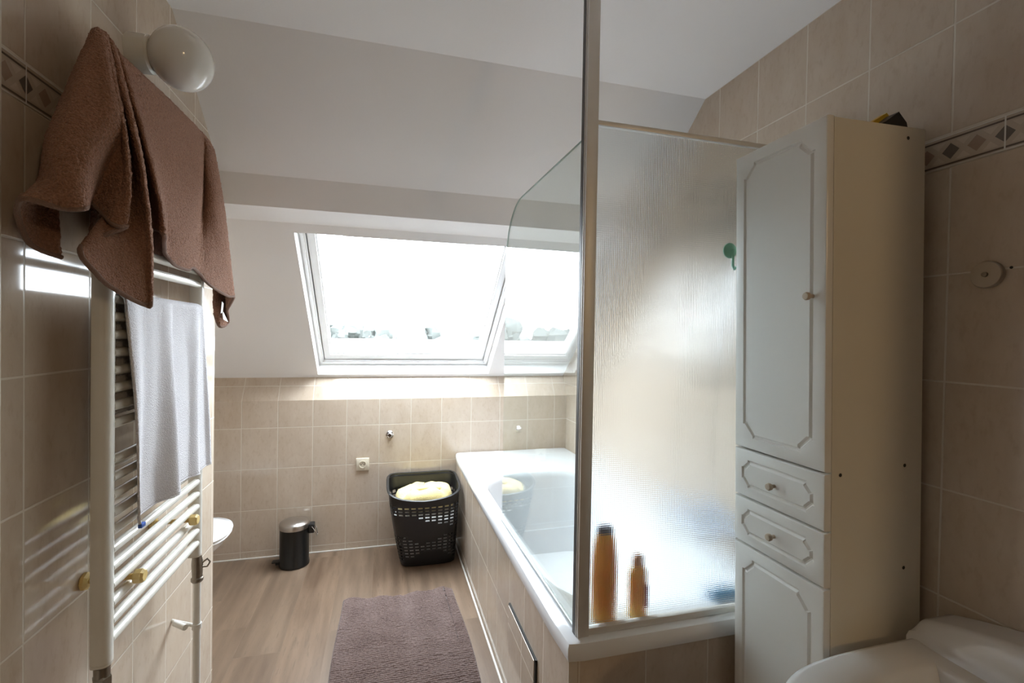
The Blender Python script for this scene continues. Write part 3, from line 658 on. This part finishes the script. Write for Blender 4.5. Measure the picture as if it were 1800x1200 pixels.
def brown_towel():
    cols = []
    for c in TOWEL:
        p = [Vector(q) for q in c]; t = p[0]
        yb_ = max(1.25, min(1.80, t.y))
        back = [Vector((-.626, yb_, 1.59)), Vector((-.622, yb_, 1.80)), Vector((-.612, yb_, min(t.z, 2.0)-.02)), Vector((-.600, (yb_+t.y)/2, t.z+.004))]
        cols.append(back + p)
    nr = len(cols[0]); SU, SV = 5, 6
    rows = []
    dense = [[catmull(c, j/SV) for j in range((nr-1)*SV+1)] for c in cols]
    mb = MB(); G = []
    for i in range((len(cols)-1)*SU+1):
        l = []
        for j in range(len(dense[0])):
            p = catmull([d[j] for d in dense], i/SU)
            k = .0022
            p = p + Vector((noise.noise(p*38)*k, noise.noise(p*38+Vector((9, 2, 4)))*k, 0))
            l.append(p)
        G.append(l)
    mb.loops(G, close=False)
    o = mb.build('brown_towel', M['terry_brown'], smooth=180)
    s_ = o.modifiers.new('thick', 'SOLIDIFY'); s_.thickness = .007; s_.offset = 0
    o2 = o.modifiers.new('sub', 'SUBSURF'); o2.levels = 2; o2.render_levels = 2
    tx = bpy.data.textures.new('nap', 'CLOUDS'); tx.noise_scale = .0055; tx.noise_depth = 2
    dp = o.modifiers.new('nap', 'DISPLACE'); dp.texture = tx; dp.texture_coords = 'LOCAL'; dp.strength = .0065; dp.mid_level = .5
    tag(o, 'brown terry towel hanging in folds above the radiator', 'towel')
    mb = MB(); mb.tube([g[-1] for g in G], .0046, 8); mb.build('hem', M['hem_brown'], o, local=True, smooth=60)
    mb = MB()
    mb.poly([(-.535, 1.806, 1.484), (-.535, 1.822, 1.478), (-.537, 1.819, 1.446), (-.537, 1.801, 1.444)]); mb.poly([(-.536, 1.812, 1.452), (-.536, 1.828, 1.446), (-.534, 1.866, 1.416), (-.534, 1.815, 1.424)])
    t = mb.build('care_tag', M['tag'], o, local=True, smooth=0); sm = t.modifiers.new('thick', 'SOLIDIFY'); sm.thickness = .0006
brown_towel()
def white_towel():
    mb = MB(); NY, NZ = 90, 70; G = []
    zt = 1.463
    for i in range(NY+1):
        u = i/NY; l = []
        for j in range(-14, NZ+1):
            if j < 0:
                v = -j/14; f = min(1, v*3); x = RX+.006+.0165*math.cos(PI*f); z = zt-.013 + .0145*math.sin(PI*f) if v < .334 else zt-.013-(v-.334)*.38
                y = 1.187 + u*.455; l.append(Vector((x, y, z))); continue
            v = j/NZ
            ya, yb2 = 1.187 + .045*v**1.1 + .010*math.sin(v*5)*v, 1.644 + .055*v
            y = ya + (yb2-ya)*u
            amp = .003 + .013*v**.8
            x = RX+.0225 + .003 + amp*(.9*math.sin(u*17+.6+v*1.1) + .35*math.sin(u*31+3*v) + .5*math.sin(u*8-2*v)) + .004*v + .006*v*math.sin(u*6+1)
            dip = .010*v*math.exp(-(u/.05)**2)
            z = zt-.013 - v*(.487 + .003*math.sin(u*9)*v) - dip
            l.append(Vector((max(x, RX+.0225), y, z)))
        G.append(l)
    mb.loops(G, close=False)
    o = mb.build('white_towel', M['terry_white'], smooth=180); s_ = o.modifiers.new('thick', 'SOLIDIFY'); s_.thickness = .004; s_.offset = 0
    tag(o, 'thin white towel hung over a bar of the radiator', 'towel')
    mb = MB(); mb.tube([g[-1] for g in G], .003, 8); mb.build('hem', M['terry_white'], o, local=True, smooth=60)
    q = G[0][-1]; b = MB(); b.box((q.x-.004, q.y-.001, q.z-.010), (q.x+.004, q.y+.018, q.z-.001), .001); t = b.build('tag', M['blue'], o, local=True); t['label'] = 'small blue tag'
white_towel()

# ------------------------------------------------------------------ wall lamp
lp = thing('wall_lamp', (XL, 1.455, 2.105), 'white opal globe wall lamp above the brown towel', 'lamp')
mb = MB(); mb.lathe([(.047, 0), (.047, .044), (.044, .048), (.040, .050)], (0, 0, 0), 'x', 48); mb.build('base', M['lampbase'], lp, local=True)
mb = MB(); pr = [(.040, .0)] + [(.078*math.sin(a), .064-.073*math.cos(a)) for a in [PI*(.18+.82*i/22) for i in range(23)]]
mb.lathe([(r_, x+.050) for r_, x in pr], (0, 0, 0), 'x', 56); mb.build('globe', M['opal'], lp, local=True, smooth=60)

# ================================================================== TOILET
to = thing('toilet', (-1.03, 2.59, 0), 'white toilet with closed lid showing past the end of the left wall', 'toilet')
tl = lambda a, b, cx, z, n=2.6: sell(cx-.03, 2.59, a, b, n, 48, z)
mb = MB(); mb.loops([tl(.16, .10, -1.10, 0), tl(.15, .095, -1.10, .06), tl(.15, .10, -1.08, .16), tl(.20, .15, -.99, .28), tl(.235, .178, -.955, .35), tl(.24, .182, -.95, .375), tl(.21, .15, -.95, .375), tl(.16, .11, -.96, .26)], True, True, True); mb.build('bowl', M['white_gloss'], to, smooth=60)
mb = MB(); mb.loops([tl(.20, .145, -.945, .3775), tl(.245, .185, -.945, .3775), tl(.250, .190, -.945, .384), tl(.246, .186, -.945, .393), tl(.20, .145, -.945, .393)], wrap=True); mb.build('seat', M['white_gloss'], to, smooth=50)
mb = MB(); mb.loops([tl(.246, .186, -.943, .3945), tl(.252, .192, -.943, .400), tl(.248, .188, -.943, .412), tl(.21, .155, -.943, .420), tl(.10, .07, -.943, .424)], True, True, True); mb.build('lid', M['white_gloss'], to, smooth=60)
mb = MB(); mb.box((XREC+.003, 2.39, .375), (XREC+.19, 2.79, .76), .03, 4); mb.box((XREC+.003, 2.50, .30), (-1.19, 2.68, .374), .02); mb.build('cistern', M['white_gloss'], to)

# ================================================================== PEDAL BIN
bn = thing('pedal_bin', (-.505, 3.035, 0), 'small black pedal bin with a brushed steel lid', 'bin')
mb = MB(); mb.lathe([(.080, 0), (.084, .003), (.084, .018), (.081, .022), (.081, .222)], (0, 0, 0), n=56); mb.build('body', M['blackmetal'], bn, local=True, smooth=40)
mb = MB(); mb.lathe([(.083, .2225), (.0845, .2235), (.0845, .246), (.080, .254), (.055, .264), (.02, .269), (0, .2695)], (0, 0, 0), n=56); mb.build('lid', M['steel'], bn, local=True, smooth=40)
mb = MB(); mb.box((.0795, -.026, .185), (.112, .026, .240), .006); mb.build('hinge', M['black'], bn, local=True)
mb = MB(); mb.tube([(.100, -.0265, .225), (.118, -.030, .20), (.127, -.012, .165), (.127, .012, .165), (.118, .030, .20), (.100, .0265, .225)], .0025, 10); mb.build('handle', M['chrome'], bn, local=True)
mb = MB(); mb.box((-.120, -.020, .022), (-.078, .020, .030), .003); mb.box((-.100, -.016, .010), (-.082, .016, .0218)); mb.build('pedal', M['black'], bn, local=True)

# ================================================================== LAUNDRY BASKET
bk = thing('laundry_basket', (.27, 2.95, 0), 'black perforated plastic laundry basket against the bath casing', 'laundry basket')
NB, NM, HB = 70, 42, .43
def bsec(v):
    """arc-length sampled section at height fraction v"""
    e = v**.8
    x0, x1 = .110 + (.030-.110)*e, .435 + (.452-.435)*e; y0, y1 = 2.835 + (2.768-2.835)*e, 3.075 + (3.120-3.075)*e
    cx, cy, a, b = (x0+x1)/2, (y0+y1)/2, (x1-x0)/2, (y1-y0)/2
    P = []
    for i in range(720):
        t = 2*PI*i/720; c, s_ = math.cos(t), math.sin(t); x, y = cx+a*math.copysign(abs(c)**.42, c), cy+b*math.copysign(abs(s_)**.42, s_)
        if s_ < 0: y -= .018*math.cos((x-cx)/a*PI/2)*v
        P.append((x, y))
    L_ = [0]
    for i in range(720): L_.append(L_[-1] + math.dist(P[i], P[(i+1) % 720]))
    out = []; k = 0; tot = L_[-1]
    for i in range(NB):
        f = ((i//2) + (.66 if i % 2 else 0))/(NB//2)*tot
        while L_[k+1] < f: k += 1
        r_ = (f-L_[k])/max(1e-9, L_[k+1]-L_[k]); p, q = P[k], P[(k+1) % 720]; out.append((p[0]+(q[0]-p[0])*r_, p[1]+(q[1]-p[1])*r_))
    return out
mb = MB(); VV = []
for j in range(NM+1):
    v = j/NM; sec = bsec(v)
    row = []
    for i, (x, y) in enumerate(sec):
        z = .004 + (HB-.004)*v
        if v > .86:                                  # rim rises towards the corners of the back
            wv = (v-.86)/.14; ty = (y-2.76)/.36; tx = abs((x-.24)/.21)
            z += wv*(.048*ty + .020*max(0, tx)**3*(1-.3*ty) - .012*(1-ty)*(1-min(1, tx)))
        row.append(mb.bm.verts.new((x, y, z)))
    VV.append(row)
for j in range(NM):
    v = (j+.5)/NM
    for i in range(NB):
        s_ = i/NB
        hole = (i % 2 == 0) and (j % 2 == 0)
        x_ = (VV[j][i].co.x - .24)/.2; w_ = .09*math.sin(x_*2.2+.3)
        up = .66 - .10*math.sin(max(-1, min(1, x_-.1))*1.6) < v < .885
        lo = .16 + .07*math.sin(x_*3.6+1.0) < v < .40 + .06*math.sin(x_*4.5-1.2)
        if hole and (up or lo): continue
        mb.face([VV[j][i], VV[j][(i+1) % NB], VV[j+1][(i+1) % NB], VV[j+1][i]])
mb.face(VV[0][::-1])
o = mb.build('body', M['black'], bk, smooth=40); sm = o.modifiers.new('thick', 'SOLIDIFY'); sm.thickness = .0028; sm.offset = -1
mb = MB(); rim = [v for v in bsec(1.0)]
def rimz(x, y): 
    ty = (y-2.76)/.36; tx = abs((x-.24)/.21); return HB + .048*ty + .020*max(0, tx)**3*(1-.3*ty) - .012*(1-ty)*(1-min(1, tx))
cxr, cyr = .241, 2.944
ls = []
for x, y in rim:
    dx, dy = x-cxr, y-cyr; l = math.hypot(dx, dy); ux, uy = dx/l, dy/l; z = rimz(x, y)
    ls.append([(x-ux*.004, y-uy*.004, z-.004), (x+ux*.008, y+uy*.008, z-.004), (x+ux*.010, y+uy*.010, z+.003), (x+ux*.004, y+uy*.004, z+.007), (x-ux*.005, y-uy*.005, z+.004)])
mb.loops(ls, True, wrap=True); mb.build('rim', M['black'], bk, smooth=50)
def heap(name, mat, c, a, b, h, z0, label, seed, cat='laundry', edge=.0):
    mb = MB(); n = 48; ls = []
    for k in range(15):
        v = k/14; rr = math.sin(PI*(.5*(1-v)+.5*v*0))**.5 if False else (1-v**5.0)**.5 if v < 1 else 0.02; zz = z0 + h*v
        l = []
        for i in range(n):
            t = 2*PI*i/n; cc, ss = math.cos(t), math.sin(t); q = Vector((cc*1.7, ss*1.7, v*1.8+seed))
            r_ = rr*(1 + .04*noise.noise(q)); l.append((c[0]+a*r_*math.copysign(abs(cc)**.6, cc), c[1]+b*r_*math.copysign(abs(ss)**.6, ss), zz + h*.35*v*noise.noise(q*1.3+Vector((3, 1, 7))) + edge*v*math.sin(3*t)))
        ls.append(l)
    mb.loops(ls, True, True, True); return tag(mb.build(name, mat, smooth=60), label, cat)
heap('white_laundry', M['cloth_white'], (.252, 2.944), .183, .147, .092, .232, 'white laundry seen through the upper holes of the black basket', 2)
heap('pale_laundry', M['cloth_white'], (.268, 2.955), .148, .112, .15, .012, 'laundry at the bottom of the black basket, coloured pale as light through the lower holes', 5)  # white colour stands in for light coming through the lower holes
yt = heap('yellow_towel', M['cloth_yellow'], (.250, 2.945), .172, .135, .115, .342, 'pale yellow cloth heaped on top in the black basket', 9, 'cloth', .006)
mb = MB(); ls = []
for i in range(25):
    t = i/24; ls.append(Vector((.165+.20*t, 2.90-.02*math.sin(t*PI), .437+.012*math.sin(t*PI))))
f_ = MB(); f_.tube(ls, .012, 10); f_.build('fold', M['cloth_yellow'], yt, local=True, smooth=60)

# ================================================================== SMALL THINGS ON THE BACK WALL
sk = thing('wall_socket', (-.127, YB, .543), 'square cream power socket on the tiled back wall', 'socket')
mb = MB(); mb.box((-.040, -.010, -.040), (.040, 0, .040), .003); mb.build('plate', M['socket'], sk, local=True)
mb = MB(); mb.lathe([(.0235, -.0102), (.0235, -.013), (.019, -.013), (.0185, -.0104), (0, -.0103)], (0, 0, 0), 'y', 40); mb.build('insert', M['socket'], sk, local=True)
mb = MB()
for x in (-.0095, .0095): mb.lathe([(0, -.0105), (.004, -.0105), (.004, -.0112), (0, -.0112)], (x, 0, 0), 'y', 12)
mb.lathe([(0, -.0105), (.0028, -.0105), (.0028, -.018), (0, -.018)], (0, 0, .010), 'y', 10); mb.build('pin_holes', M['socketdark'], sk, local=True)
vk = thing('stop_valve', (.039, YB, .729), 'small round chrome valve cap on the back wall above the socket', 'valve')
mb = MB(); mb.lathe([(.024, 0), (.024, -.004), (.017, -.010), (.014, -.010)], (0, 0, 0), 'y', 32); mb.build('rosette', M['chrome'], vk, local=True)
mb = MB(); mb.lathe([(.014, -.0103), (.016, -.014), (.016, -.030), (.012, -.034), (0, -.034)], (0, 0, 0), 'y', 6); mb.build('knob', M['chrome'], vk, local=True, smooth=15)

# ================================================================== BATH MAT
mb = MB(); NX, NY = 150, 420; xa, xb_, ya, yb_ = -.196, .392, 1.55, 2.545; G = []
for i in range(NX+1):
    u = i/NX; l = []
    for j in range(NY+1):
        v = j/NY
        x = xa + (xb_-xa)*u + .010*math.sin(v*7+1)*(1-2*u)*.5 - (.03*u*v*v if u > .9 else 0)*.5; y = ya + (yb_-ya)*v + .014*math.sin(u*9+.5)*v + .012*math.sin(u*23)*v*v
        e = min(u, 1-u, v, 1-v); ed = min(1, e/.012)
        h = .0105*ed**.5
        h += ed*(.0034*math.sin(y*2*PI/.0115 + 1.4*noise.noise(Vector((x*16, y*16, 0)))) + .0034*noise.noise(Vector((x*80, y*80, 3))) + .0035*noise.noise(Vector((x*11, y*15, 7))))
        h += ed*.010*math.exp(-((x-.085-.05*(y-2.5))/.018)**2)*max(0, (v-.86)/.14)
        l.append((x, y, .0015 + max(0, h)))
    G.append(l)
vv = mb.loops(G, close=False)
o = mb.build('bath_mat', M['rug'], smooth=180); tag(o, 'mauve brown ribbed bath mat on the floor beside the bath', 'bath mat')
